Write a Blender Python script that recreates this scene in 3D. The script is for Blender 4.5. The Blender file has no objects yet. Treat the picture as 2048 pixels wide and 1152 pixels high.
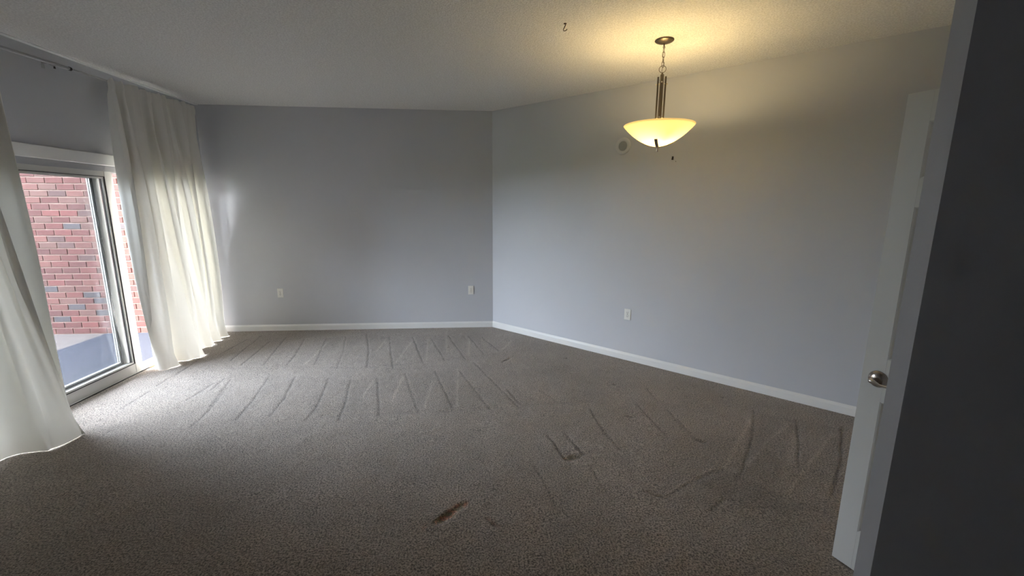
import bpy, bmesh, math, random
import numpy as np
from mathutils import Vector, Matrix

C = bpy.context.scene.collection
SC = bpy.context.scene
random.seed(7)
PI = math.pi

# ------------------------------------------------------------------ camera
right = Vector((0.99665538, -0.08155752, 0.00514105))
up = Vector((0.01013675, 0.18580885, 0.98253362))
fwd = Vector((0.08108825, 0.9791953, -0.18601412))
cam = bpy.data.objects.new('camera', bpy.data.cameras.new('camera'))
C.objects.link(cam)
cam.matrix_world = Matrix(((right.x, up.x, -fwd.x, 0.0), (right.y, up.y, -fwd.y, 0.0),
                           (right.z, up.z, -fwd.z, 1.6025), (0, 0, 0, 1)))
cam.data.sensor_width = 36.0
cam.data.lens = 36.0 * 856.4 / 2048.0
cam.data.clip_start = 0.02
SC.camera = cam

# ------------------------------------------------------------------ view and sky
SC.view_settings.view_transform = 'Standard'
SC.view_settings.look = 'None'
SC.view_settings.gamma = 1.0
SC.view_settings.use_curve_mapping = False
SC.view_settings.exposure = 2.4
SC.cycles.use_denoising = True
SC.cycles.max_bounces = 12
SC.cycles.diffuse_bounces = 7
SC.cycles.transparent_max_bounces = 16
SC.cycles.sample_clamp_indirect = 6.0
SC.cycles.caustics_refractive = False
SC.cycles.caustics_reflective = False

SKY = 10.0
w = bpy.data.worlds.new('overcast_sky')
SC.world = w
w.use_nodes = True
bg = w.node_tree.nodes['Background']
bg.inputs['Color'].default_value = (0.90, 0.94, 1.0, 1)
bg.inputs['Strength'].default_value = SKY

# low soft sun through thin cloud, coming from the open side of the patio
def sun_light(name, direction, strength, angle, color):
    l = bpy.data.lights.new(name, 'SUN')
    l.energy = strength
    l.angle = math.radians(angle)
    l.color = color
    o = bpy.data.objects.new(name, l)
    C.objects.link(o)
    o.rotation_euler = Vector(direction).to_track_quat('-Z', 'Y').to_euler()
    o.location = (-6, 0, 4)
    return o
sun_light('hazy_sun', (1.0, 0.25, -0.42), 4.2, 70, (1.0, 0.98, 0.96))

# window portal: only guides the sampling of the sky, gives no light of its own
pl = bpy.data.lights.new('sky_portal', 'AREA')
pl.shape = 'RECTANGLE'
pl.size = 3.5
pl.size_y = 2.0
pl.cycles.is_portal = True
po = bpy.data.objects.new('sky_portal', pl)
C.objects.link(po)
po.location = (-3.46, 3.675, 0.98)
po.rotation_euler = (PI / 2, 0, -PI / 2)

# ------------------------------------------------------------------ room numbers
L, D, H = 3.282, 5.621, 2.767          # left wall x = -L, back wall y = D, ceiling
RC = 0.208                             # x of the corner between back wall and angled wall
S2 = math.sqrt(0.5)
YF = -0.75                             # wall behind the camera
XR = 3.35                              # right-hand wall of the flat
WT = 0.16

# ------------------------------------------------------------------ materials
def new_mat(name):
    m = bpy.data.materials.new(name)
    m.use_nodes = True
    nt = m.node_tree
    return m, nt, nt.nodes['Principled BSDF']

def noise_bump(nt, b, scale, strength, dist=0.01, detail=3, rough=0.6):
    tc = nt.nodes.new('ShaderNodeTexCoord')
    n = nt.nodes.new('ShaderNodeTexNoise')
    n.inputs['Scale'].default_value = scale
    n.inputs['Detail'].default_value = detail
    n.inputs['Roughness'].default_value = rough
    bp = nt.nodes.new('ShaderNodeBump')
    bp.inputs['Strength'].default_value = strength
    bp.inputs['Distance'].default_value = dist
    nt.links.new(tc.outputs['Object'], n.inputs['Vector'])
    nt.links.new(n.outputs['Fac'], bp.inputs['Height'])
    nt.links.new(bp.outputs['Normal'], b.inputs['Normal'])
    return tc, n, bp

def plain(name, col, rough=0.5, metal=0.0, bump=None, vary=0.0, vscale=6.0):
    m, nt, b = new_mat(name)
    b.inputs['Base Color'].default_value = (*col, 1)
    b.inputs['Roughness'].default_value = rough
    b.inputs['Metallic'].default_value = metal
    if bump:
        noise_bump(nt, b, bump[0], bump[1], bump[2])
    if vary:
        tc = nt.nodes.new('ShaderNodeTexCoord')
        n = nt.nodes.new('ShaderNodeTexNoise')
        n.inputs['Scale'].default_value = vscale
        n.inputs['Detail'].default_value = 4
        r = nt.nodes.new('ShaderNodeValToRGB')
        r.color_ramp.elements[0].position = 0.3
        r.color_ramp.elements[1].position = 0.7
        r.color_ramp.elements[0].color = (*[c * (1 - vary) for c in col], 1)
        r.color_ramp.elements[1].color = (*[min(1, c * (1 + vary)) for c in col], 1)
        nt.links.new(tc.outputs['Object'], n.inputs['Vector'])
        nt.links.new(n.outputs['Fac'], r.inputs['Fac'])
        nt.links.new(r.outputs['Color'], b.inputs['Base Color'])
    return m

M = {}
M['wall'] = plain('blue_grey_wall_paint', (0.56, 0.57, 0.605), 0.55, 0, (220, 0.12, 0.002), 0.02, 1.2)
M['trim'] = plain('white_trim_paint', (0.80, 0.80, 0.79), 0.35)
M['door'] = plain('white_door_paint', (0.74, 0.73, 0.70), 0.4)
M['vinyl'] = plain('white_vinyl', (0.52, 0.51, 0.48), 0.35)
M['track_grey'] = plain('grey_aluminium_track', (0.40, 0.40, 0.42), 0.35, 0.3)  # greyer and slightly metallic, for the head track
M['gasket'] = plain('black_gasket', (0.015, 0.013, 0.015), 0.6)
M['plastic'] = plain('white_plastic', (0.80, 0.79, 0.75), 0.35)
M['slot'] = plain('dark_slot', (0.03, 0.03, 0.03), 0.6)
M['bronze'] = plain('brushed_bronze', (0.20, 0.165, 0.125), 0.38, 0.9, (400, 0.05, 0.001))
M['nickel'] = plain('satin_nickel', (0.42, 0.37, 0.33), 0.22, 1.0)
M['nickel_lever'] = plain('polished_lever_metal', (0.80, 0.74, 0.66), 0.25, 1.0)
M['rodmetal'] = plain('painted_rod_metal', (0.42, 0.42, 0.43), 0.35, 0.4)
M['darkmetal'] = plain('dark_metal', (0.03, 0.025, 0.025), 0.5, 0.4)
M['wood'] = plain('raw_wood_strip', (0.50, 0.33, 0.18), 0.6, 0, (60, 0.1, 0.002), 0.2, 30)
M['concrete'] = plain('patio_concrete', (0.072, 0.058, 0.052), 0.9, 0, (60, 0.3, 0.004), 0.12, 8)
M['dark_sheet'] = plain('dark_blue_sheet', (0.011, 0.013, 0.023), 0.95, 0, (250, 0.5, 0.004), 0.15, 25)
M['render'] = plain('exterior_render', (0.30, 0.27, 0.25), 0.9)
M['grass'] = plain('lawn', (0.06, 0.09, 0.03), 0.95, 0, (40, 0.5, 0.02), 0.3, 5)
M['mortar'] = plain('pale_mortar', (0.175, 0.118, 0.095), 0.95, 0, (200, 0.4, 0.003), 0.1, 40)
M['disc'] = plain('grey_disc_plastic', (0.33, 0.34, 0.35), 0.5)
M['vent'] = plain('wall_coloured_plastic', (0.60, 0.61, 0.62), 0.45)
M['rust'] = plain('dark_brown_hook_metal', (0.05, 0.025, 0.012), 0.5, 0.4)
M['bulbglass'] = None

# popcorn ceiling
m, nt, b = new_mat('popcorn_ceiling')
b.inputs['Base Color'].default_value = (0.60, 0.60, 0.585, 1)
b.inputs['Roughness'].default_value = 0.95
tc, n, bp = noise_bump(nt, b, 95, 0.55, 0.012, 2, 0.5)
r = nt.nodes.new('ShaderNodeValToRGB')
r.color_ramp.elements[0].position = 0.38
r.color_ramp.elements[1].position = 0.62
r.color_ramp.elements[0].color = (0.74, 0.735, 0.72, 1)
r.color_ramp.elements[1].color = (0.90, 0.895, 0.88, 1)
nt.links.new(n.outputs['Fac'], r.inputs['Fac'])
nt.links.new(r.outputs['Color'], b.inputs['Base Color'])
M['ceiling'] = m

# carpet: brown-grey tufts; the 'nap' attribute holds the vacuum tracks (how the pile lies) and the dents' painted shading
m, nt, b = new_mat('brown_grey_carpet')
b.inputs['Roughness'].default_value = 1.0
b.inputs['Sheen Weight'].default_value = 0.25
b.inputs['Sheen Roughness'].default_value = 0.6
tc = nt.nodes.new('ShaderNodeTexCoord')
n1 = nt.nodes.new('ShaderNodeTexNoise'); n1.inputs['Scale'].default_value = 115; n1.inputs['Detail'].default_value = 3; n1.inputs['Roughness'].default_value = 0.7
n2 = nt.nodes.new('ShaderNodeTexNoise'); n2.inputs['Scale'].default_value = 1.6; n2.inputs['Detail'].default_value = 4
r1 = nt.nodes.new('ShaderNodeValToRGB')
r1.color_ramp.elements[0].position = 0.38; r1.color_ramp.elements[0].color = (0.060, 0.048, 0.039, 1)
r1.color_ramp.elements[1].position = 0.62; r1.color_ramp.elements[1].color = (0.49, 0.41, 0.345, 1)
r2 = nt.nodes.new('ShaderNodeValToRGB')
r2.color_ramp.elements[0].position = 0.35; r2.color_ramp.elements[0].color = (0.90, 0.89, 0.87, 1)
r2.color_ramp.elements[1].position = 0.65; r2.color_ramp.elements[1].color = (1.06, 1.06, 1.08, 1)
mx = nt.nodes.new('ShaderNodeMix'); mx.data_type = 'RGBA'; mx.blend_type = 'MULTIPLY'; mx.inputs['Factor'].default_value = 1
at = nt.nodes.new('ShaderNodeAttribute'); at.attribute_name = 'nap'
mx2 = nt.nodes.new('ShaderNodeMix'); mx2.data_type = 'RGBA'; mx2.blend_type = 'MULTIPLY'; mx2.inputs['Factor'].default_value = 1
for a_, b_ in ((tc.outputs['Object'], n1.inputs['Vector']), (tc.outputs['Object'], n2.inputs['Vector']),
               (n1.outputs['Fac'], r1.inputs['Fac']), (n2.outputs['Fac'], r2.inputs['Fac']),
               (r1.outputs['Color'], mx.inputs['A']), (r2.outputs['Color'], mx.inputs['B']),
               (mx.outputs['Result'], mx2.inputs['A']), (at.outputs['Color'], mx2.inputs['B']),
               (mx2.outputs['Result'], b.inputs['Base Color'])):
    nt.links.new(a_, b_)
bp = nt.nodes.new('ShaderNodeBump'); bp.inputs['Strength'].default_value = 0.8; bp.inputs['Distance'].default_value = 0.008
nt.links.new(n1.outputs['Fac'], bp.inputs['Height']); nt.links.new(bp.outputs['Normal'], b.inputs['Normal'])
M['carpet'] = m

# brick: each brick carries its own colour
m, nt, b = new_mat('red_brick')
b.inputs['Roughness'].default_value = 0.9
at = nt.nodes.new('ShaderNodeAttribute'); at.attribute_name = 'tint'
tc, n, bp = noise_bump(nt, b, 60, 0.6, 0.004, 4)
r = nt.nodes.new('ShaderNodeValToRGB')
r.color_ramp.elements[0].position = 0.3; r.color_ramp.elements[0].color = (0.75, 0.75, 0.75, 1)
r.color_ramp.elements[1].position = 0.7; r.color_ramp.elements[1].color = (1.2, 1.2, 1.2, 1)
mx = nt.nodes.new('ShaderNodeMix'); mx.data_type = 'RGBA'; mx.blend_type = 'MULTIPLY'; mx.inputs['Factor'].default_value = 1
nt.links.new(n.outputs['Fac'], r.inputs['Fac']); nt.links.new(at.outputs['Color'], mx.inputs['A'])
nt.links.new(r.outputs['Color'], mx.inputs['B']); nt.links.new(mx.outputs['Result'], b.inputs['Base Color'])
M['brick'] = m

# curtain cloth: lets daylight through, fine weave
m, nt, b = new_mat('white_linen_curtain')
b.inputs['Base Color'].default_value = (0.80, 0.79, 0.75, 1)
b.inputs['Roughness'].default_value = 0.9
tr = nt.nodes.new('ShaderNodeBsdfTranslucent'); tr.inputs['Color'].default_value = (0.82, 0.81, 0.74, 1)
ms = nt.nodes.new('ShaderNodeMixShader'); ms.inputs['Fac'].default_value = 0.058
out = nt.nodes['Material Output']
nt.links.new(b.outputs['BSDF'], ms.inputs[1]); nt.links.new(tr.outputs['BSDF'], ms.inputs[2])
nt.links.new(ms.outputs['Shader'], out.inputs['Surface'])
noise_bump(nt, b, 350, 0.25, 0.002)
M['curtain'] = m

# window glass: clear, lightly tinted, with a surface reflection
m, nt, b = new_mat('window_glass')
nt.nodes.remove(b)
out = nt.nodes['Material Output']
t = nt.nodes.new('ShaderNodeBsdfTransparent'); t.inputs['Color'].default_value = (0.80, 0.82, 0.84, 1)
g = nt.nodes.new('ShaderNodeBsdfGlossy'); g.inputs['Roughness'].default_value = 0.02
lw = nt.nodes.new('ShaderNodeLayerWeight'); lw.inputs['Blend'].default_value = 0.5
pw_ = nt.nodes.new('ShaderNodeMath'); pw_.operation = 'POWER'; pw_.inputs[1].default_value = 4.0
fr = nt.nodes.new('ShaderNodeMath'); fr.operation = 'MULTIPLY_ADD'; fr.inputs[1].default_value = 0.6; fr.inputs[2].default_value = 0.04
nt.links.new(lw.outputs['Facing'], pw_.inputs[0]); nt.links.new(pw_.outputs[0], fr.inputs[0])
ms = nt.nodes.new('ShaderNodeMixShader')
nt.links.new(fr.outputs[0], ms.inputs['Fac']); nt.links.new(t.outputs['BSDF'], ms.inputs[1])
nt.links.new(g.outputs['BSDF'], ms.inputs[2]); nt.links.new(ms.outputs['Shader'], out.inputs['Surface'])
M['glass'] = m

# amber alabaster glass of the lamp bowl
m, nt, b = new_mat('amber_alabaster_glass')
b.inputs['Base Color'].default_value = (0.85, 0.75, 0.50, 1)
b.inputs['Roughness'].default_value = 0.3
b.inputs['Emission Color'].default_value = (1.0, 0.74, 0.30, 1)
b.inputs['Emission Strength'].default_value = 0.08
tr = nt.nodes.new('ShaderNodeBsdfTranslucent'); tr.inputs['Color'].default_value = (0.95, 0.86, 0.60, 1)
ms = nt.nodes.new('ShaderNodeMixShader'); ms.inputs['Fac'].default_value = 0.5
out = nt.nodes['Material Output']
nt.links.new(b.outputs['BSDF'], ms.inputs[1]); nt.links.new(tr.outputs['BSDF'], ms.inputs[2])
nt.links.new(ms.outputs['Shader'], out.inputs['Surface'])
M['bowl'] = m
m, nt, b = new_mat('glowing_bulb')
b.inputs['Base Color'].default_value = (0.9, 0.85, 0.7, 1)
b.inputs['Emission Color'].default_value = (1.0, 0.75, 0.42, 1)
b.inputs['Emission Strength'].default_value = 6.0
M['bulb'] = m

# ------------------------------------------------------------------ mesh helpers
def obj(name, bm, mat, parent=None, smooth=False, loc=None, autosharp=None):
    bmesh.ops.recalc_face_normals(bm, faces=bm.faces)
    me = bpy.data.meshes.new(name)
    bm.to_mesh(me)
    bm.free()
    if smooth:
        me.polygons.foreach_set('use_smooth', [True] * len(me.polygons))
        if autosharp:
            me.set_sharp_from_angle(angle=math.radians(autosharp))
    me.materials.append(mat)
    o = bpy.data.objects.new(name, me)
    C.objects.link(o)
    if parent:
        o.parent = parent
    if loc:
        o.location = loc
    return o

def empty(name, loc=(0, 0, 0), rz=0.0):
    o = bpy.data.objects.new(name, None)
    o.empty_display_size = 0.1
    C.objects.link(o)
    o.location = loc
    o.rotation_euler = (0, 0, rz)
    return o

def tag(o, label=None, cat=None, group=None, kind=None):
    if label: o['label'] = label
    if cat: o['category'] = cat
    if group: o['group'] = group
    if kind: o['kind'] = kind
    return o

def add_box(bm, x0, x1, y0, y1, z0, z1, bevel=0.0, seg=2):
    vs = [bm.verts.new(p) for p in ((x0, y0, z0), (x1, y0, z0), (x1, y1, z0), (x0, y1, z0),
                                    (x0, y0, z1), (x1, y0, z1), (x1, y1, z1), (x0, y1, z1))]
    fs = [bm.faces.new([vs[i] for i in f]) for f in ((3, 2, 1, 0), (4, 5, 6, 7), (0, 1, 5, 4), (1, 2, 6, 5), (2, 3, 7, 6), (3, 0, 4, 7))]
    if bevel:
        es = list({e for f in fs for e in f.edges})
        bmesh.ops.bevel(bm, geom=es, offset=bevel, segments=seg, affect='EDGES', profile=0.5)

def box(x0, x1, y0, y1, z0, z1, bevel=0.0, seg=2):
    bm = bmesh.new()
    add_box(bm, x0, x1, y0, y1, z0, z1, bevel, seg)
    return bm

def add_prism(bm, pts, z0, z1):
    lo = [bm.verts.new((p[0], p[1], z0)) for p in pts]
    hi = [bm.verts.new((p[0], p[1], z1)) for p in pts]
    n = len(pts)
    bm.faces.new(list(reversed(lo))); bm.faces.new(hi)
    for i in range(n):
        bm.faces.new((lo[i], lo[(i + 1) % n], hi[(i + 1) % n], hi[i]))

def add_tube(bm, pts, r, seg=12, closed=False, caps=True):
    pts = [Vector(p) for p in pts]
    n = len(pts)
    rs = r if isinstance(r, (list, tuple)) else [r] * n
    rings = []
    prev = None
    for i, p in enumerate(pts):
        if closed:
            t = pts[(i + 1) % n] - pts[i - 1]
        else:
            t = pts[min(i + 1, n - 1)] - pts[max(i - 1, 0)]
        t.normalize()
        if prev is None:
            a = t.orthogonal().normalized()
        else:
            a = (prev - t * prev.dot(t)).normalized()
        prev = a
        b_ = t.cross(a)
        rings.append([bm.verts.new(p + (a * math.cos(2 * PI * k / seg) + b_ * math.sin(2 * PI * k / seg)) * rs[i]) for k in range(seg)])
    m_ = n if closed else n - 1
    for i in range(m_):
        A, B = rings[i], rings[(i + 1) % n]
        for k in range(seg):
            bm.faces.new((A[k], A[(k + 1) % seg], B[(k + 1) % seg], B[k]))
    if caps and not closed:
        bm.faces.new(list(reversed(rings[0]))); bm.faces.new(rings[-1])

def add_lathe(bm, prof, seg=48, center=(0, 0, 0)):
    cx, cy, cz = center
    rings = []
    for r_, z in prof:
        if r_ < 1e-6:
            rings.append([bm.verts.new((cx, cy, cz + z))])
        else:
            rings.append([bm.verts.new((cx + r_ * math.cos(2 * PI * k / seg), cy + r_ * math.sin(2 * PI * k / seg), cz + z)) for k in range(seg)])
    for A, B in zip(rings[:-1], rings[1:]):
        for k in range(seg):
            k2 = (k + 1) % seg
            if len(A) == 1 and len(B) == 1: continue
            if len(A) == 1: bm.faces.new((A[0], B[k2], B[k]))
            elif len(B) == 1: bm.faces.new((A[k], A[k2], B[0]))
            else: bm.faces.new((A[k], A[k2], B[k2], B[k]))

def catmull(pts, n):
    P = [np.array(p, float) for p in pts]
    P = [2 * P[0] - P[1]] + P + [2 * P[-1] - P[-2]]
    segs = len(P) - 3
    out_ = []
    for i in range(n):
        t = i / (n - 1) * segs
        k = min(int(t), segs - 1)
        u = t - k
        a, b_, c_, d_ = P[k:k + 4]
        out_.append(0.5 * ((2 * b_) + (-a + c_) * u + (2 * a - 5 * b_ + 4 * c_ - d_) * u * u + (-a + 3 * b_ - 3 * c_ + d_) * u ** 3))
    return np.array(out_)

def struct(name, bm, mat, parent=None):
    o = obj(name, bm, mat, parent)
    if parent is None:
        o['kind'] = 'structure'
    return o

# ------------------------------------------------------------------ the shell
OY0, OY1, OZ = 1.95, 5.40, 1.955       # sliding door opening in the left wall
bm = bmesh.new()
add_box(bm, -L - WT, -L, YF - WT, OY0, 0, H)
add_box(bm, -L - WT, -L, OY1, D + WT, 0, H)
add_box(bm, -L - WT, -L, OY0, OY1, OZ, H)
struct('wall_left', bm, M['wall'])
struct('wall_back', box(-L, RC + 0.1, D, D + WT, 0, H), M['wall'])
# angled right wall: from (RC, D) at 45 degrees
tlen = (XR - RC) / S2
e = (RC + S2 * tlen, D - S2 * tlen)
bm = bmesh.new()
add_prism(bm, [(RC, D), e, (e[0] + WT, e[1]), (e[0] + WT, e[1] + .12), (RC + .12, D + WT)], 0, H)
struct('wall_right', bm, M['wall'])
struct('wall_right_side', box(XR, XR + WT, YF - WT, e[1], 0, H), M['wall'])
struct('wall_front', box(-L, XR, YF - WT, YF, 0, H), M['wall'])
# partition whose end stands between the camera and the open door
PX = 1.10
PYN, PYF = PX * 0.8662, PX * 0.9099
struct('wall_hall', box(PX, XR, PYN, PYF, 0, H), M['wall'])
struct('ceiling', box(-L - WT, XR + WT, YF - WT, D + WT, H, H + 0.12), M['ceiling'])
# smooth strip along the ceiling over the left wall
bm = bmesh.new()
add_box(bm, -L, -L + 0.038, YF, D, H - 0.010, H + 0.001, 0.003)
struct('trim_ceiling', bm, M['trim'])

# baseboards
def baseboard(name, p, q, side):
    # profile extruded from p to q; side = unit vector into the room
    prof = [(0, 0), (0.014, 0), (0.014, 0.058), (0.011, 0.066), (0.007, 0.073), (0.004, 0.080), (0, 0.080)]
    bm = bmesh.new()
    A = [bm.verts.new((p[0] + side[0] * d, p[1] + side[1] * d, z + 0.002)) for d, z in prof]
    B = [bm.verts.new((q[0] + side[0] * d, q[1] + side[1] * d, z + 0.002)) for d, z in prof]
    for i in range(len(prof)):
        j = (i + 1) % len(prof)
        bm.faces.new((A[i], A[j], B[j], B[i]))
    bm.faces.new(A); bm.faces.new(list(reversed(B)))
    return struct(name, bm, M['trim'])
baseboard('baseboard_back', (-L, D), (RC, D), (0, -1))
baseboard('baseboard_right', (RC, D), (3.30, D - (3.30 - RC)), (-S2, -S2))
baseboard('baseboard_left', (-L, OY1 + 0.03), (-L, D), (1, 0))
baseboard('baseboard_left_near', (-L, YF), (-L, OY0 - 0.08), (1, 0))

# ------------------------------------------------------------------ carpet floor
DARK = [((-2.49,5.16),(-2.41,4.37)),((-2.36,5.3),(-2.19,4.36)),((-2.11,5.22),(-1.99,4.65),(-1.95,4.34)),((-1.86,5.24),(-1.67,4.32)),((-1.64,5.29),(-1.49,4.67),(-1.42,4.24)),((-1.41,5.38),(-1.23,4.76),(-1.12,4.22)),((-1.1,5.25),(-0.85,4.16)),((-0.81,5.24),(-0.57,4.31)),((-0.58,5.19),(-0.35,4.37)),((-0.37,5.27),(-0.14,4.4)),((-0.11,5.22),(0.06,4.56)),((0.05,5.18),(0.24,4.63)),((-1.99,4.03),(-1.88,3.52),(-1.84,3.18)),((-1.74,4.02),(-1.63,3.5),(-1.61,3.21)),((-1.41,3.96),(-1.31,3.39),(-1.31,3.13)),((-1.19,3.9),(-1.1,3.43),(-1.06,3.11)),((-0.95,3.92),(-0.77,3.17)),((-0.71,4.02),(-0.48,3.21)),((-0.42,4.06),(-0.21,3.26)),((-0.18,4.05),(0.09,3.22)),((-2.31,3.98),(-2.17,3.43)),((-2.38,4.02),(-2.35,3.74)),((-0.04,4.28),(0.33,3.22)),((-2.8,5.27),(-2.81,4.71)),((-2.7,5.39),(-2.59,4.5)),((0.9,3.17),(0.91,2.79),(0.95,2.56)),((1.31,3.23),(1.34,2.69)),((1.52,3.51),(1.51,3.24)),((1.52,3.11),(1.53,2.68)),((0.49,2.8),(0.56,2.48)),((0.62,2.81),(0.69,2.52)),((0.56,3.53),(0.66,3.3)),((0.26,3.57),(0.35,3.26)),((2.21,3.03),(1.93,2.63),(1.59,2.23)),((2.45,2.88),(2.22,2.55),(2.0,2.28)),((2.71,2.74),(2.32,2.31),(2.0,2.02)),((1.38,2.04),(1.24,1.95)),((1.23,2.18),(0.98,2.03)),((0.35,2.42),(0.39,2.24),(0.41,2.04)),((0.5,2.77),(0.55,2.5)),((0.63,2.72),(0.7,2.53)),((0.7,2.4),(0.73,2.14)),((-2.24,3.8),(-2.13,3.32),(-2.11,3.09)),((-2.41,3.92),(-2.43,3.56)),((-2.92,4.35),(-2.89,3.88)),((-2.97,4.77),(-2.88,4.08)),((-2.87,3.77),(-2.85,3.43)),((-2.66,3.09),(-2.64,2.95))]
LIGHT = [((-0.79,5.01),(-0.85,4.33)),((-0.61,5.19),(-0.53,4.31)),((-0.41,5.45),(-0.34,4.64)),((-0.1,5.16),(-0.1,4.47)),((0.42,5.0),(0.28,4.66)),((-1.12,5.16),(-1.13,4.7)),((-0.71,3.94),(-0.72,3.41)),((-0.42,3.81),(-0.43,3.27)),((-0.2,4.11),(-0.17,3.28)),((-0.97,3.89),(-0.98,3.52)),((-1.78,5.08),(-1.77,4.31)),((-1.59,5.13),(-1.41,4.28)),((2.1,2.9),(1.54,2.32)),((2.37,2.83),(2.03,2.6),(1.69,2.32)),((2.56,2.65),(2.14,2.34),(1.79,2.08)),((1.47,2.32),(1.19,2.17),(0.98,2.03))]
EDGE = [((-2.68,4.3),(-1.92,4.29),(-1.13,4.22),(-0.52,4.36),(0.24,4.55)),((-0.77,3.27),(-0.48,3.2),(0.23,3.23)),((-1.21,3.2),(-0.48,3.2)),((0.41,3.27),(0.98,3.3)),((1.5,2.29),(1.64,2.12),(1.84,1.88)),((1.5,2.29),(1.25,2.19))]
# furniture dents in the pile and the worn tear: centre, half length, half width, direction, depth, brown
DENTS = [((0.95,4.34),.025,.015,.3,.5,0),((0.30,4.33),.06,.015,.9,.7,0),((0.82,4.82),.025,.015,.9,.4,0),((1.25,3.62),.02,.012,.2,.5,0),((1.17,3.01),.03,.012,-.6,.6,0),
         ((1.55,2.63),.035,.016,-.7,.6,0),((2.1,3.29),.025,.015,-.4,.5,0),((0.61,2.49),.045,.026,.2,.8,.35),((1.0,2.09),.045,.012,-.6,.6,.1),((0.07,1.94),.032,.014,-.9,.8,.2),((-0.17,2.025),.088,.021,.78,1.0,1.0)]
gx = np.arange(-L, XR + 0.0101, 0.009)
gy = np.arange(YF, D + 0.0101, 0.009)
nx, ny = len(gx), len(gy)
X, Y = np.meshgrid(gx, gy)
rng = np.random.default_rng(3)
def smooth_noise(cell, seed):
    rg = np.random.default_rng(seed)
    a, b2 = int((gx[-1] - gx[0]) / cell) + 3, int((gy[-1] - gy[0]) / cell) + 3
    g0 = rg.random((b2, a))
    fx = (X - gx[0]) / cell; fy = (Y - gy[0]) / cell
    ix = fx.astype(int); iy = fy.astype(int)
    tx = fx - ix; ty = fy - iy
    tx = tx * tx * (3 - 2 * tx); ty = ty * ty * (3 - 2 * ty)
    return (g0[iy, ix] * (1 - tx) * (1 - ty) + g0[iy, ix + 1] * tx * (1 - ty) + g0[iy + 1, ix] * (1 - tx) * ty + g0[iy + 1, ix + 1] * tx * ty)
wob = (smooth_noise(0.09, 5) - 0.5) * 0.008
Xw, Yw = X + wob, Y + (smooth_noise(0.09, 6) - 0.5) * 0.008
def seg_dist(pts):
    best = np.full(X.shape, 9.0)
    for (a, b2) in zip(pts[:-1], pts[1:]):
        ax, ay = a; dx, dy = b2[0] - ax, b2[1] - ay
        t = np.clip(((Xw - ax) * dx + (Yw - ay) * dy) / (dx * dx + dy * dy), 0, 1)
        best = np.minimum(best, np.hypot(Xw - ax - t * dx, Yw - ay - t * dy))
    return best
Z = np.zeros(X.shape)
nap = np.ones(X.shape)
for ln in DARK:
    d = seg_dist(ln)
    k = np.exp(-(d / 0.008) ** 2)
    Z -= 0.003 * k
    nap *= 1 - (0.42 if ln[0][1] > 3.05 and ln[0][0] < 0.5 else 0.26) * k
for ln in LIGHT:
    d = seg_dist(ln)
    k = np.exp(-(d / 0.012) ** 2)
    Z += 0.001 * k
    nap *= 1 + 0.28 * k
for ln in EDGE:
    d = seg_dist(ln)
    k = np.exp(-(d / 0.02) ** 2)
    nap *= 1 - 0.10 * k
    Z -= 0.002 * k
# wedge-shaped strokes where the pile leans the other way
def tri(pts, amt, soft=0.02):
    global nap
    ins = np.full(X.shape, 1.0)
    n_ = len(pts)
    area = sum(pts[i][0] * pts[(i + 1) % n_][1] - pts[(i + 1) % n_][0] * pts[i][1] for i in range(n_))
    sg = 1 if area > 0 else -1
    for i in range(n_):
        a, b2 = pts[i], pts[(i + 1) % n_]
        dx, dy = b2[0] - a[0], b2[1] - a[1]
        d = sg * (dx * (Yw - a[1]) - dy * (Xw - a[0])) / math.hypot(dx, dy)
        ins = np.minimum(ins, np.clip(d / soft + 0.5, 0, 1))
    nap *= 1 + amt * ins
top = [l[0] for l in DARK[:12]]; bot = [l[-1] for l in DARK[:12]]
for i in range(3, 11):
    tri([top[i], bot[i], (top[i + 1][0] * .92 + top[i][0] * .08, top[i + 1][1])], -0.10)
for i in range(12, 19):
    a, b2, c2 = DARK[i][0], DARK[i][-1], DARK[i + 1][0]
    tri([a, b2, (c2[0], c2[1])], -0.06)
tri([(2.21,3.03),(1.59,2.23),(1.5,2.29),(2.1,2.95)], 0.06)
tri([(2.21,3.03),(1.59,2.23),(1.75,2.12),(2.42,2.85)], -0.14)
tri([(2.45,2.88),(2.0,2.28),(1.75,2.12),(2.42,2.86)], 0.10)
tri([(2.45,2.88),(2.0,2.25),(2.1,2.1),(2.70,2.70)], -0.12)
tri([(2.71,2.74),(2.0,2.02),(1.84,2.05),(2.4,2.68)], 0.06)
tri([(1.5,2.29),(1.84,1.88),(1.45,1.95),(1.28,2.19)], -0.15, 0.05)
nap *= 1 + 0.10 * (smooth_noise(0.35, 8) - 0.5) + 0.10 * (smooth_noise(0.12, 9) - 0.5) + 0.10 * (smooth_noise(0.05, 10) - 0.5)
Z += 0.003 * (smooth_noise(0.04, 11) - 0.5) + 0.004 * (smooth_noise(0.3, 12) - 0.5)
colr = np.stack([nap, nap, nap, np.ones_like(nap)], -1)
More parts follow.
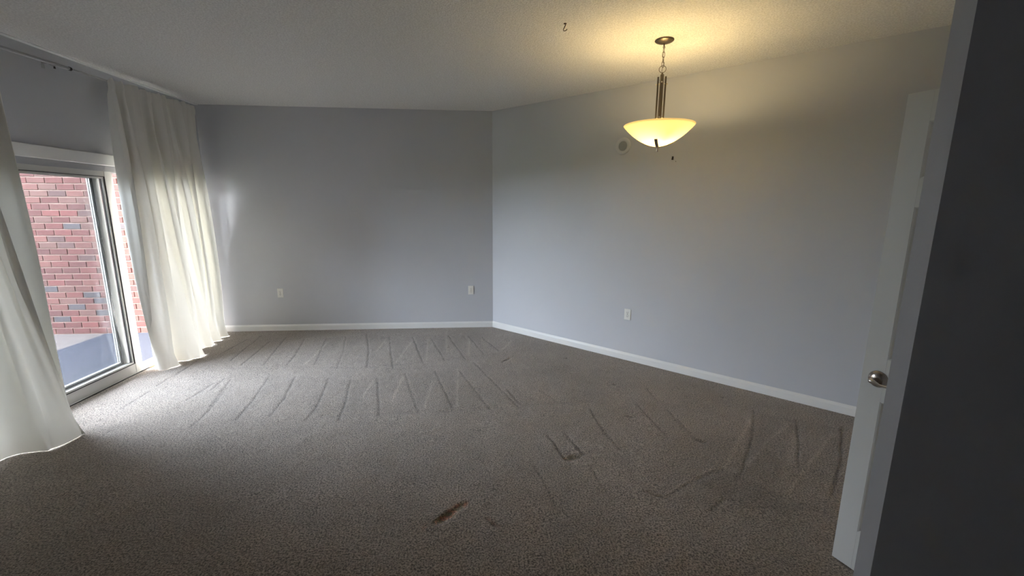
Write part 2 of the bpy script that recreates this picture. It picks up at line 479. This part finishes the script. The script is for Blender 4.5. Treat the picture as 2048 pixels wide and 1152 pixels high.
for (cx, cy), hl, hw, ang, dep, brown in DENTS:
    ca, sa = math.cos(ang), math.sin(ang)
    wob2 = 1 + 0.8 * (smooth_noise(0.03, 13) - 0.5)
    u_ = ((X - cx) * ca + (Y - cy) * sa) / (hl * 1.15) * wob2; v_ = (-(X - cx) * sa + (Y - cy) * ca) / (hw * 1.15) * wob2
    k = np.exp(-(u_ ** 2 + v_ ** 2) ** 2)
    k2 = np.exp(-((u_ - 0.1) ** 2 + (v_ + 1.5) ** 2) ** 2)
    Z -= 0.010 * dep * k
    f = 1 - 0.72 * dep * k  # recess shade put into the dent colour, by depth
    rag = smooth_noise(0.022, 21)
    if brown == 1.0:
        k = np.clip(k * (0.55 + 0.9 * rag), 0, 1)
        f = 1 - 0.75 * k
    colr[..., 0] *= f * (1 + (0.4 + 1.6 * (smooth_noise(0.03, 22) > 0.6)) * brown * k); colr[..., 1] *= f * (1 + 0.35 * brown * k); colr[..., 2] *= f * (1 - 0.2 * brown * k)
    colr[..., :3] *= (1 + 0.22 * dep * k2)[..., None]  # lighter rim beside each dent, a highlight painted into the pile colour
Z = np.minimum(Z, 0.004)
# keep the pile level along the walls
co = np.stack([X, Y, Z], -1).reshape(-1, 3)
idx = np.arange(nx * ny).reshape(ny, nx)
quads = np.stack([idx[:-1, :-1], idx[:-1, 1:], idx[1:, 1:], idx[1:, :-1]], -1).reshape(-1, 4)
me = bpy.data.meshes.new('floor')
me.vertices.add(len(co)); me.vertices.foreach_set('co', co.ravel())
me.loops.add(quads.size); me.loops.foreach_set('vertex_index', quads.ravel())
me.polygons.add(len(quads)); me.polygons.foreach_set('loop_start', np.arange(0, quads.size, 4))
me.polygons.foreach_set('loop_total', np.full(len(quads), 4))
me.polygons.foreach_set('use_smooth', np.ones(len(quads), bool))
me.update(calc_edges=True)
ca_ = me.color_attributes.new('nap', 'FLOAT_COLOR', 'POINT')
ca_.data.foreach_set('color', colr.reshape(-1))
me.materials.append(M['carpet'])
fl = bpy.data.objects.new('floor', me); C.objects.link(fl)
fl['kind'] = 'structure'

# ------------------------------------------------------------------ sliding glass door
d1 = empty('door_1', (0, 0, 0)); d1['kind'] = 'structure'
bm = bmesh.new()                                                   # white head casing on the room side
add_box(bm, -L, -L + 0.018, OY0 - 0.08, OY1 + 0.08, OZ - 0.01, OZ + 0.085, 0.003)
obj('head_casing', bm, M['trim'], d1)
bm = bmesh.new()                                                   # frame lining the opening
add_box(bm, -L - WT, -L + 0.004, OY0, OY0 + 0.035, 0, OZ)
add_box(bm, -L - WT, -L + 0.004, OY1 - 0.035, OY1, 0, OZ)
obj('jamb', bm, M['vinyl'], d1)
bm = bmesh.new()                                                   # ribbed head track
add_box(bm, -L - WT, -L + 0.004, OY0 + 0.035, OY1 - 0.035, OZ - 0.03, OZ)
for k, (a, b2) in enumerate(((-0.005, 0.003), (-0.052, -0.046), (-0.098, -0.092), (-0.15, -0.144))):
    add_box(bm, -L + a, -L + b2, OY0 + 0.035, OY1 - 0.035, OZ - 0.062, OZ - 0.03)
obj('head_track', bm, M['track_grey'], d1)
bm = bmesh.new()
add_box(bm, -L - WT - 0.02, -L - 0.004, OY0, OY1, -0.02, 0.008, 0.003)
for a in (-0.05, -0.096):
    add_box(bm, -L + a, -L + a + 0.006, OY0 + 0.035, OY1 - 0.035, 0.008, 0.014)
obj('sill', bm, M['vinyl'], d1)
obj('threshold_strip', box(-L - 0.003, -L + 0.016, 4.35, OY1, -0.004, 0.012, 0.003), M['wood'], d1)

def glass_panel(name, xc, y0, y1, z0, z1, parent, stile=0.072, rail=0.092, th=0.040, hand=False):
    """A framed glass panel with inner beads and black gaskets, centred on x = xc."""
    bm = bmesh.new()
    h = th / 2
    add_box(bm, xc - h, xc + h, y0, y0 + stile, z0, z1, 0.004)
    add_box(bm, xc - h, xc + h, y1 - stile, y1, z0, z1, 0.004)
    add_box(bm, xc - h + .001, xc + h - .001, y0 + stile, y1 - stile, z0, z0 + rail, 0.003)
    add_box(bm, xc - h + .001, xc + h - .001, y0 + stile, y1 - stile, z1 - rail * .8, z1, 0.003)
    p = obj(name, bm, M['vinyl'], parent)
    iy0, iy1, iz0, iz1 = y0 + stile, y1 - stile, z0 + rail, z1 - rail * .8
    bm = bmesh.new()
    g = 0.005
    for s in (-1, 1):
        xa, xb = (xc + h - 0.006, xc + h + 0.001) if s > 0 else (xc - h - 0.001, xc - h + 0.006)
        add_box(bm, xa, xb, iy0, iy0 + g, iz0, iz1); add_box(bm, xa, xb, iy1 - g, iy1, iz0, iz1)
        add_box(bm, xa, xb, iy0, iy1, iz0, iz0 + g); add_box(bm, xa, xb, iy0, iy1, iz1 - g, iz1)
    obj('gasket', bm, M['gasket'], p)
    bm = bmesh.new()
    for s in (-1, 1):
        xa, xb = (xc + 0.003, xc + h - 0.006) if s > 0 else (xc - h + 0.006, xc - 0.003)
        e_ = 0.02
        add_box(bm, xa, xb, iy0, iy0 + e_, iz0, iz1); add_box(bm, xa, xb, iy1 - e_, iy1, iz0, iz1)
        add_box(bm, xa, xb, iy0 + e_, iy1 - e_, iz0, iz0 + e_); add_box(bm, xa, xb, iy0 + e_, iy1 - e_, iz1 - e_, iz1)
    obj('glazing_bead', bm, M['vinyl'], p)
    bm = box(xc - 0.002, xc + 0.002, iy0, iy1, iz0, iz1)
    obj('glass', bm, M['glass'], p)
    return p
obj('dark_gap_strip', box(-L - 0.014, -L + 0.003, OY0, 4.35, -0.004, 0.007), M['gasket'], d1)  # black strip added to stop the light leak and draw the dark line
glass_panel('sliding_panel', -L - 0.028, 3.04, 4.275, 0.009, OZ - 0.032, d1)
glass_panel('fixed_panel', -L - 0.088, 2.995, 4.215, 0.030, OZ - 0.032, d1)
glass_panel('fixed_panel', -L - 0.088, OY0 + 0.035, 2.99, 0.030, OZ - 0.032, d1)
obj('interlock_stile', box(-L - 0.118, -L - 0.050, 4.28, 4.345, 0.024, OZ - 0.03, 0.004), M['vinyl'], d1)

# ------------------------------------------------------------------ outside
PZ = -0.08
BY = 5.90
bm = bmesh.new()
add_box(bm, -7.4, -L - WT, BY, BY + 0.2, PZ - 0.1, 3.2)
bw = obj('brick_wall', bm, M['mortar'])
tag(bw, 'red brick wall with pale mortar standing outside beyond the sliding glass door', 'wall')
bm = bmesh.new()
lay = bm.verts.layers.float_color.new('tint')
cols = [(0.085, 0.026, 0.021), (0.098, 0.036, 0.028), (0.072, 0.024, 0.020), (0.088, 0.040, 0.031), (0.062, 0.030, 0.026), (0.100, 0.029, 0.024), (0.045, 0.036, 0.037)]
wts = [5, 5, 4, 3, 2, 3, 1]
row = 0
z = PZ + 0.01
while z < 3.1:
    x = -7.38 + (0.104 if row % 2 else 0.0) + random.uniform(-0.012, 0.012)
    while x + 0.2 < -L - WT:
        cc = random.choices(cols, wts)[0]
        if 17 <= row <= 17 and random.random() < 0.6: cc = cols[6]
        f = random.uniform(0.72, 1.0)
        n0 = len(bm.verts)
        j = random.uniform(-0.002, 0.002)
        add_box(bm, x, x + 0.198, BY - 0.008 + j, BY + 0.02, z + random.uniform(0, .002), z + 0.070 + random.uniform(-.002, .001), 0.003, 1)
        bm.verts.ensure_lookup_table()
        for v in bm.verts[n0:]:
            v[lay] = (cc[0] * f, cc[1] * f, cc[2] * f, 1)
        x += 0.208
    z += 0.0805
    row += 1
obj('brick_face', bm, M['brick'], bw)

bm = box(-7.4, -L - WT, 1.0, BY, PZ - 0.12, PZ)
tag(obj('patio_slab', bm, M['concrete']), kind='structure')
bm = box(-4.90, -L - WT - 0.02, 1.4, BY - 0.012, PZ + 0.0005, PZ + 0.008, 0.002)  # thin dark blue sheet over part of the patio
tag(obj('patio_sheet', bm, M['dark_sheet']), 'dark blue sheet lying on the patio beyond the sliding door', 'carpet')
tag(obj('lawn', box(-40, -7.4, -30, 40, -0.4, -0.15), M['grass']), kind='structure')
bm = bmesh.new()
add_box(bm, -4.7, -L - WT, 0.8, BY + 0.2, 2.75, 2.95)  # unseen roof, added to keep skylight off the bricks
tag(obj('added_patio_roof', bm, M['render']), kind='structure')
struct('added_patio_wall', box(-7.0, -L - WT, 0.8, 1.0, PZ - 0.1, 2.75), M['render'])  # unseen side wall, added to block skylight from the near end

# ------------------------------------------------------------------ curtain rod
def rod_pt(y):
    t = (y - 3.4) / 2.05
    return Vector((-3.20, y, 2.648 + 0.044 * t))
rod = empty('curtain_rod', rod_pt(3.8))
tag(rod, 'thin grey telescoping curtain rod running along the left wall under the ceiling', 'curtain rod')
def rel(p): return Vector(p) - rod.location
bm = bmesh.new(); add_tube(bm, [rel(rod_pt(y)) for y in (1.9, 2.9, 3.93)], 0.0115, 16)
obj('outer_tube', bm, M['rodmetal'], rod, True, autosharp=40)
bm = bmesh.new(); add_tube(bm, [rel(rod_pt(y)) for y in (3.9, 4.6, 5.46)], 0.0070, 16)
obj('inner_tube', bm, M['rodmetal'], rod, True, autosharp=40)
bm = bmesh.new(); p = rel(rod_pt(3.93)); add_tube(bm, [p - Vector((0, .008, 0)), p + Vector((0, .008, 0))], 0.0145, 16)
obj('end_collar', bm, M['darkmetal'], rod, True, autosharp=40)
for yb in (2.2, 3.80, 5.455):
    q = rel(rod_pt(yb))
    bm = bmesh.new()
    wx = -L - rod.location.x
    add_box(bm, wx, wx + 0.004, q.y - 0.012, q.y + 0.012, q.z - 0.035, q.z + 0.035, 0.001)
    add_tube(bm, [(wx + 0.003, q.y, q.z + 0.004), (wx + 0.04, q.y, q.z + 0.004), (q.x - 0.01, q.y, q.z - 0.016), (q.x, q.y, q.z - 0.0165), (q.x + 0.014, q.y, q.z - 0.008)], 0.0045, 8)
    br = obj('bracket', bm, M['rodmetal'], rod, True, autosharp=40)
    bm = bmesh.new(); add_tube(bm, [(q.x, q.y, q.z - 0.014), (q.x, q.y, q.z - 0.034)], [0.004, 0.007], 10)
    obj('set_screw', bm, M['darkmetal'], br, True, autosharp=40)

# ------------------------------------------------------------------ curtains
def curtain(name, topy, toppleat, bottom, nfold, ztop, seed, pw=1.15, mid=0.02, bulge=0.0):
    NU, NV = 420, 150
    bot = catmull(bottom, NU)
    rg = random.Random(seed)
    ph = [rg.uniform(0, 2 * PI) for _ in range(6)]
    bm = bmesh.new()
    grid = []
    for j in range(NV):
        v = j / (NV - 1)
        rowv = []
        wgt = v ** pw
        for i in range(NU):
            u = i / (NU - 1)
            ty = topy[0] + (topy[1] - topy[0]) * u + 0.012 * math.sin(2 * PI * toppleat * u * 0.5 + ph[0])
            pa = 0.027 + 0.007 * math.sin(9 * u + ph[1])
            uu = u + 0.010 * math.sin(11 * u + ph[2])
            tx = -3.146 + pa * math.sin(2 * PI * toppleat * uu) + 0.006 * math.sin(2 * PI * toppleat * 2.1 * u + ph[3])
            bx, by = bot[i]
            x = tx * (1 - wgt) + bx * wgt
            y = ty * (1 - wgt) + by * wgt
            # folds that deepen on the way down and drift a little
            env = math.sin(PI * min(1, v * 1.05)) ** 0.7 if v < .952 else 0
            fph = 2 * PI * nfold * (u + 0.03 * math.sin(3.1 * u + 2.2 * v + ph[4]))
            s = math.sin(fph)
            x += mid * env * (abs(s) ** 0.7 * (1 if s > 0 else -1)) + 0.006 * math.sin(2.1 * fph + 1.3 * v + ph[5]) * env
            y += 0.010 * env * math.sin(fph * 0.5 + 2 * v + ph[2]) - 0.024 * env * math.sin(2 * fph)
            x += bulge * math.sin(PI * v) * math.sin(PI * u)
            if v > 0.90:
                fl_ = ((v - 0.90) / 0.10) ** 2
                x += 0.045 * fl_ * max(0.0, s) ** 1.5
                y -= 0.018 * fl_ * math.cos(fph)
            zt = ztop(ty) + 0.004 * math.sin(2 * PI * toppleat * u) + 0.006 * math.sin(2 * PI * toppleat * 0.7 * u + ph[4]) + 0.004 * math.sin(2 * PI * 2.3 * toppleat * u)
            zb = 0.003 + 0.004 * max(0, math.sin(2 * PI * nfold * u + 1)) 
            z = zt * (1 - v) + zb * v
            # tunnel for the rod: the heading pinches in just under it
            if v < 0.04:
                x += 0.010 * math.sin(PI * v / 0.04)
            rowv.append(bm.verts.new((x, y, z)))
        grid.append(rowv)
    for j in range(NV - 1):
        for i in range(NU - 1):
            bm.faces.new((grid[j][i], grid[j][i + 1], grid[j + 1][i + 1], grid[j + 1][i]))
    o = obj(name, bm, M['curtain'], None, True)
    return o
zt_ = lambda y: rod_pt(y).z + 0.002
cr = curtain('curtain', (4.20, 5.33), 12,
             [(-3.20, 4.30), (-3.12, 4.24), (-3.06, 4.34), (-3.10, 4.45), (-3.17, 4.51), (-3.04, 4.55), (-2.96, 4.63), (-3.03, 4.73), (-3.15, 4.80),
              (-3.16, 4.92), (-3.06, 5.00), (-3.12, 5.08), (-3.19, 5.16), (-3.13, 5.24), (-3.17, 5.33), (-3.14, 5.42), (-3.20, 5.50)],
             8, zt_, 4, mid=0.050)
tag(cr, 'white curtain hanging at the far end of the glass door next to the room corner', 'curtain')
cl = curtain('curtain', (3.28, 2.10), 11,
             [(-2.88, 3.06), (-2.97, 3.01), (-2.99, 2.96), (-2.93, 2.99), (-2.84, 3.03), (-2.80, 3.00), (-2.81, 2.90), (-2.86, 2.84), (-2.95, 2.80),
              (-3.03, 2.74), (-3.00, 2.62), (-2.92, 2.52), (-3.04, 2.42), (-3.08, 2.3), (-2.98, 2.2), (-3.06, 2.05), (-3.1, 1.95)],
             5, zt_, 9, mid=0.036)
tag(cl, 'white curtain at the left edge of the photo with its hem spread over the carpet', 'curtain')

# ------------------------------------------------------------------ pendant lamp
lx, ly = 1.337, 3.20
pend = empty('pendant_light', (lx, ly, H))
tag(pend, 'lit pendant light with amber glass bowl and bronze rods hanging on a chain', 'light')
bm = bmesh.new()
add_lathe(bm, [(0, 0), (0.064, 0), (0.0655, -0.004), (0.063, -0.008), (0.055, -0.013), (0.036, -0.020), (0.018, -0.0245), (0, -0.026)], 48)
obj('canopy', bm, M['bronze'], pend, True, autosharp=50)
bm = bmesh.new()
add_tube(bm, [(0, 0, -0.024), (0, 0, -0.040)], 0.0045, 10)
add_tube(bm, [(0.007 * math.cos(a), 0, -0.047 + 0.008 * math.sin(a)) for a in [2 * PI * k / 20 for k in range(20)]], 0.0017, 8, closed=True)
obj('chain_loop', bm, M['bronze'], pend, True)
zc = -0.047
for k in range(4):                                                 # long oval links, turned a quarter each
    ln_, wd = 0.037, 0.0085
    pts = []
    for q in range(28):
        a = 2 * PI * q / 28
        c_, s_ = math.cos(a), math.sin(a)
        px_ = wd * c_
        pz_ = (ln_ / 2 - wd) * (1 if s_ > 0 else -1) + wd * s_ if abs(s_) > 1e-6 else 0
        pts.append((px_, 0, pz_))
    bm = bmesh.new()
    if k % 2 == 0: pts = [(0, p[0], p[2]) for p in pts]
    add_tube(bm, [(p[0], p[1], p[2] + zc - 0.0165 - 0.0) for p in pts], 0.0018, 8, closed=True)
    obj('chain_link', bm, M['bronze'], pend, True)
    zc -= 0.0325
bm = bmesh.new()                                                   # cord woven through the chain
add_tube(bm, [(0.004 * math.sin(k * .9), 0.004 * math.cos(k * .9), -0.03 - k * 0.0137) for k in range(14)], 0.0016, 8)
obj('cord', bm, M['bronze'], pend, True)
vdir = Vector((0.923, -0.385, 0))                                   # across the line of sight
bm = bmesh.new()
add_tube(bm, [(vdir.x * .0235 * math.cos(a), vdir.y * .0235 * math.cos(a), -0.192 + 0.0235 * math.sin(a)) for a in [2 * PI * k / 36 for k in range(36)]], 0.0019, 8, closed=True)
obj('hanging_ring', bm, M['bronze'], pend, True)
bm = bmesh.new()
add_lathe(bm, [(0, -0.212), (0.004, -0.213), (0.006, -0.222), (0.0105, -0.226), (0.0135, -0.232), (0.0135, -0.535), (0, -0.535)], 24)
obj('centre_tube', bm, M['bronze'], pend, True, autosharp=40)
angs = [math.atan2(vdir.y, vdir.x) + a for a in (-PI / 2, PI / 6, 5 * PI / 6)]
for zz in (-0.287, -0.520):
    bm = bmesh.new()
    for a in angs:
        add_tube(bm, [(0, 0, zz), (0.040 * math.cos(a), 0.040 * math.sin(a), zz)], 0.0042, 10)
        add_tube(bm, [(0.040 * math.cos(a), 0.040 * math.sin(a), zz), (0.0445 * math.cos(a), 0.0445 * math.sin(a), zz)], 0.0058, 10)
    obj('spacer_pins', bm, M['nickel_lever'], pend, True, autosharp=40)
for a in angs:
    bm = bmesh.new()
    x_, y_ = 0.030 * math.cos(a), 0.030 * math.sin(a)
    add_tube(bm, [(x_, y_, -0.238), (x_, y_, -0.545)], 0.006, 12)
    obj('side_rod', bm, M['bronze'], pend, True, autosharp=40)
bm = bmesh.new()
add_tube(bm, [(0, 0, -0.53), (0, 0, -0.735)], 0.0035, 10)
obj('stem', bm, M['bronze'], pend, True)
# bowl
BR, ZR, ZB = 0.250, -0.575, -0.722
prof = []
N = 26
def bz(t):   # t 0 centre .. 1 rim : shallow cone-like bowl with a soft bottom
    return ZB + (ZR - ZB) * (0.62 * t ** 1.55 + 0.38 * t ** 2.6)
for k in range(N + 1):
    t = k / N
    prof.append((BR * t, bz(t)))
inner = [(max(0, r_ - 0.0015), z_ + 0.0055) for r_, z_ in prof[::-1]]
bm = bmesh.new()
add_lathe(bm, prof + [(BR + 0.001, ZR + 0.003)] + inner, 72)
obj('glass_bowl', bm, M['bowl'], pend, True)
# three metal arms hugging the bowl underneath and the finial
for a in (math.atan2(vdir.y, vdir.x) + q for q in (-PI / 2 - 0.12, PI / 6, 5 * PI / 6)):
    bm = bmesh.new()
    ca2, sa2 = math.cos(a), math.sin(a)
    ring = []
    for k in range(12):
        t = k / 11 * 0.50
        r_ = BR * t
        zz = bz(t) - 0.0025
        for off, dz in ((-0.011, 0), (0.011, 0), (0.011, -0.004), (-0.011, -0.004)):
            ring.append(bm.verts.new((r_ * ca2 - off * sa2, r_ * sa2 + off * ca2, zz + dz)))
    for k in range(11):
        for q in range(4):
            bm.faces.new((ring[k * 4 + q], ring[k * 4 + (q + 1) % 4], ring[(k + 1) * 4 + (q + 1) % 4], ring[(k + 1) * 4 + q]))
    bm.faces.new(ring[:4]); bm.faces.new(ring[-4:][::-1])
    obj('bowl_arm', bm, M['bronze'], pend)
bm = bmesh.new()
add_lathe(bm, [(0, -0.724), (0.013, -0.724), (0.013, -0.731), (0.009, -0.734), (0.009, -0.756), (0.008, -0.759), (0, -0.760)], 24)
obj('finial', bm, M['nickel_lever'], pend, True, autosharp=40)
for k, (bx_, by_) in enumerate(((0.055, 0.05), (-0.06, 0.035), (0.0, -0.075))):
    bm = bmesh.new()
    zb_ = -0.640
    add_lathe(bm, [(0, 0.032), (0.012, 0.029), (0.021, 0.018), (0.024, 0.004), (0.020, -0.012), (0.012, -0.024), (0.011, -0.034), (0, -0.036)], 20, (bx_, by_, zb_))
    obj('bulb', bm, M['bulb'], pend, True)
pl_ = bpy.data.lights.new('pendant_glow', 'POINT')
pl_.energy = 2.7
pl_.color = (1.0, 0.80, 0.44)
pl_.shadow_soft_size = 0.05
lo = bpy.data.objects.new('lamp_light', pl_); C.objects.link(lo); lo.parent = pend; lo.location = (0.0, 0.0, -0.63)

# ------------------------------------------------------------------ outlets
def outlet(name, loc, rz, label):
    """Duplex outlet; local -Y is the room side."""
    t = empty(name, loc, rz)
    tag(t, label, 'outlet', None)
    obj('cover_plate', box(-0.036, 0.036, -0.006, 0.0, -0.058, 0.058, 0.0025), M['plastic'], t)
    for s in (-1, 1):
        bm = bmesh.new()
        pts = [(0.0165 * max(-0.8, min(0.8, math.cos(a))) / 0.8, 0.0145 * math.sin(a)) for a in [2 * PI * k / 24 for k in range(24)]]
        A = [bm.verts.new((p_[0], -0.0085, p_[1] + s * 0.0195)) for p_ in pts]
        B = [bm.verts.new((p_[0], -0.004, p_[1] + s * 0.0195)) for p_ in pts]
        bm.faces.new(A)
        for k in range(24): bm.faces.new((A[k], B[k], B[(k + 1) % 24], A[(k + 1) % 24]))
        rc = obj('socket', bm, M['plastic'], t)
        bm = bmesh.new()
        add_box(bm, -0.0075, -0.0052, -0.0092, -0.008, s * .0195 - 0.001, s * .0195 + 0.0075)
        add_box(bm, 0.0052, 0.0075, -0.0092, -0.008, s * .0195 + 0.0, s * .0195 + 0.0065)
        add_box(bm, -0.0025, 0.0025, -0.0092, -0.008, s * .0195 - 0.009, s * .0195 - 0.0045)
        obj('slots', bm, M['slot'], rc)
    bm = bmesh.new(); add_tube(bm, [(0, -0.004, 0), (0, -0.0075, 0)], 0.003, 12)
    obj('screw', bm, M['nickel'], t)
    return t
outlet('wall_outlet', (-2.521, D - 0.0005, 0.500), 0, 'white outlet on the back wall nearer the white curtain')
outlet('wall_outlet', (-0.082, D - 0.0005, 0.513), 0, 'white outlet on the back wall close to the corner with the angled wall')
rw = lambda x: (x - S2 * 0.0005, D - (x - RC) - S2 * 0.0005)
ox, oy = rw(1.573)
outlet('wall_outlet', (ox, oy, 0.500), -PI / 4, 'white outlet on the angled right wall below the pendant light')

# ------------------------------------------------------------------ small things on the angled wall and ceiling
vx, vy = rw(1.468)
vent = empty('round_wall_cover', (vx, vy, 2.205), -PI / 4)
tag(vent, 'round pale cover with grey centre on the angled wall beside the lamp bowl', 'wall cover')
def ydisc(prof):
    bm = bmesh.new(); add_lathe(bm, prof, 40)
    bmesh.ops.rotate(bm, verts=bm.verts, cent=(0, 0, 0), matrix=Matrix.Rotation(PI / 2, 3, 'X'))
    return bm
obj('ring', ydisc([(0.046, 0.0), (0.046, 0.009), (0.052, 0.011), (0.068, 0.010), (0.078, 0.007), (0.083, 0.0)]), M['vent'], vent, True)
obj('grey_centre', ydisc([(0, 0.007), (0.042, 0.007), (0.0465, 0.004), (0.0465, 0.0), (0, 0)]), M['disc'], vent, True)
mx_, my_ = rw(1.826)
an = empty('wall_anchor', (mx_, my_, 2.056), -PI / 4)
tag(an, 'small dark metal anchor left on the angled wall below and right of the lamp bowl', 'wall anchor')
bm = bmesh.new()
add_tube(bm, [(0, 0, 0.008), (0, -0.005, 0.008)], 0.0085, 14)
add_tube(bm, [(-.001, 0, -0.007), (-.001, -0.005, -0.007)], 0.0095, 14)
obj('anchor_plate', bm, M['darkmetal'], an, True, autosharp=40)
bm = bmesh.new(); add_tube(bm, [(0.0, -0.004, -0.007), (0.0, -0.012, -0.006)], 0.004, 10)
obj('screw', bm, M['rust'], an, True, autosharp=40)
nx_, ny_ = rw(1.848)
bm = bmesh.new(); add_tube(bm, [(0, 0, 0), (0, -0.006, 0)], 0.003, 10)
nl = obj('nail', bm, M['darkmetal']); nl.location = (nx_, ny_, 2.025); nl.rotation_euler = (0, 0, -PI / 4)
tag(nl, 'tiny dark nail in the angled wall just under the small metal anchor', 'nail')

hk = empty('ceiling_hook', (0.583, 2.994, H))
hk.scale = (0.62, 0.62, 0.62)
tag(hk, 'dark brown swag hook screwed into the ceiling left of the lamp canopy', 'hook')
bm = bmesh.new(); add_lathe(bm, [(0, 0), (0.017, 0), (0.015, -0.004), (0.006, -0.008), (0, -0.008)], 20)
obj('hook_base', bm, M['rust'], hk, True, autosharp=40)
bm = bmesh.new()
add_tube(bm, [(0.004, 0, -0.006), (0.003, 0, -0.018), (-0.004, 0, -0.034), (-0.013, 0, -0.050), (-0.017, 0, -0.062), (-0.012, 0, -0.071), (-0.001, 0, -0.070), (0.010, 0, -0.066), (0.018, 0, -0.060), (0.020, 0, -0.053)],
         [0.006, 0.0055, 0.005, 0.0045, 0.004, 0.004, 0.004, 0.004, 0.0042, 0.005], 10)
obj('hook_wire', bm, M['rust'], hk, True)

# ------------------------------------------------------------------ open panelled door
E0 = Vector((1.643, 1.610, 0)); ld = Vector((0.335, -0.942, 0)).normalized()
DW = 0.61
leaf = empty('panelled_door', (E0.x + ld.x * DW, E0.y + ld.y * DW, 0.0), math.atan2(-ld.y, -ld.x))
tag(leaf, 'open white six panel door standing ajar behind the dark wall end on the right', 'door')
# local frame: +X from hinge to free edge, visible face is local +Y side or -Y side
lx_dir = -ld
fn = Vector((-0.942, -0.335, 0)).normalized()
sgn = 1 if Vector((-lx_dir.y, lx_dir.x, 0)).dot(fn) > 0 else -1
TH = 0.035
z0, z1 = 0.005, 2.032
st = 0.080
rails = [(z0, 0.194), (0.811, 0.995), (1.610, 1.716), (1.923, z1)]
def yb(a, b2):   # face-relative depths to local y (0 = visible face, positive = into the leaf)
    return tuple(sorted((-sgn * a, -sgn * b2)))
bm = bmesh.new()
y0_, y1_ = yb(0, TH)
add_box(bm, 0, st, y0_, y1_, z0, z1); add_box(bm, DW - st, DW, y0_, y1_, z0, z1, 0.0015)
add_box(bm, DW / 2 - 0.045, DW / 2 + 0.045, y0_, y1_, z0, z1)
for a, b2 in rails:
    add_box(bm, st, DW / 2 - 0.045, y0_, y1_, a, b2); add_box(bm, DW / 2 + 0.045, DW - st, y0_, y1_, a, b2)
obj('stiles_and_rails', bm, M['door'], leaf)
for (a, b2) in ((rails[0][1], rails[1][0]), (rails[1][1], rails[2][0]), (rails[2][1], rails[3][0])):
    for (xa, xb) in ((st, DW / 2 - 0.045), (DW / 2 + 0.045, DW - st)):
        bm = bmesh.new()
        yo = lambda d_: -sgn * d_
        loops = []
        for ins, dep in ((0, 0.0005), (0.004, 0.003), (0.010, 0.0105), (0.022, 0.0105), (0.046, 0.003), (0.048, 0.0028)):
            loops.append([bm.verts.new((px_, yo(dep), pz_)) for px_, pz_ in ((xa + ins, a + ins), (xb - ins, a + ins), (xb - ins, b2 - ins), (xa + ins, b2 - ins))])
        for A, B in zip(loops[:-1], loops[1:]):
            for k in range(4): bm.faces.new((A[k], A[(k + 1) % 4], B[(k + 1) % 4], B[k]))
        bm.faces.new(loops[-1])
        back = [bm.verts.new((px_, yo(TH - 0.008), pz_)) for px_, pz_ in ((xa, a), (xb, a), (xb, b2), (xa, b2))]
        for k in range(4): bm.faces.new((loops[0][k], loops[0][(k + 1) % 4], back[(k + 1) % 4], back[k]))
        bm.faces.new(back)
        obj('panel', bm, M['door'], leaf)
# lever handle: domed rose and a waved lever running toward the hinge side
hx, hz = DW - 0.060, 0.905
hd = empty('door_handle', (hx, 0, hz)); hd.parent = leaf
bm = bmesh.new()
add_lathe(bm, [(0.0355, 0), (0.0355, 0.003), (0.034, 0.006), (0.029, 0.011), (0.020, 0.0155), (0.010, 0.0175), (0, 0.018)], 40)
bmesh.ops.rotate(bm, verts=bm.verts, cent=(0, 0, 0), matrix=Matrix.Rotation(-PI / 2 * sgn, 3, 'X'))
obj('rose', bm, M['nickel'], hd, True)
bm = bmesh.new()
add_tube(bm, [(0, sgn * 0.014, 0), (0, sgn * 0.046, 0)], 0.0085, 16)
obj('spindle', bm, M['nickel'], hd, True, autosharp=40)
bm = bmesh.new()
pts = [(0.006, 0.047, 0.0), (0.0, 0.050, 0.001), (-0.012, 0.050, -0.003), (-0.028, 0.049, -0.008), (-0.046, 0.048, -0.008), (-0.066, 0.047, -0.004), (-0.088, 0.045, -0.001), (-0.098, 0.043, -0.001)]
add_tube(bm, [(p_[0], sgn * p_[1], p_[2]) for p_ in pts], [0.010, 0.0115, 0.008, 0.0055, 0.0052, 0.0056, 0.0056, 0.003], 14)
obj('lever', bm, M['nickel_lever'], hd, True)
for hz_ in (0.25, 1.02, 1.80):
    bm = bmesh.new(); add_tube(bm, [(-0.008, -sgn * TH, hz_ - 0.045), (-0.008, -sgn * TH, hz_ + 0.045)], 0.006, 10)
    obj('hinge', bm, M['nickel'], leaf, True, autosharp=40)
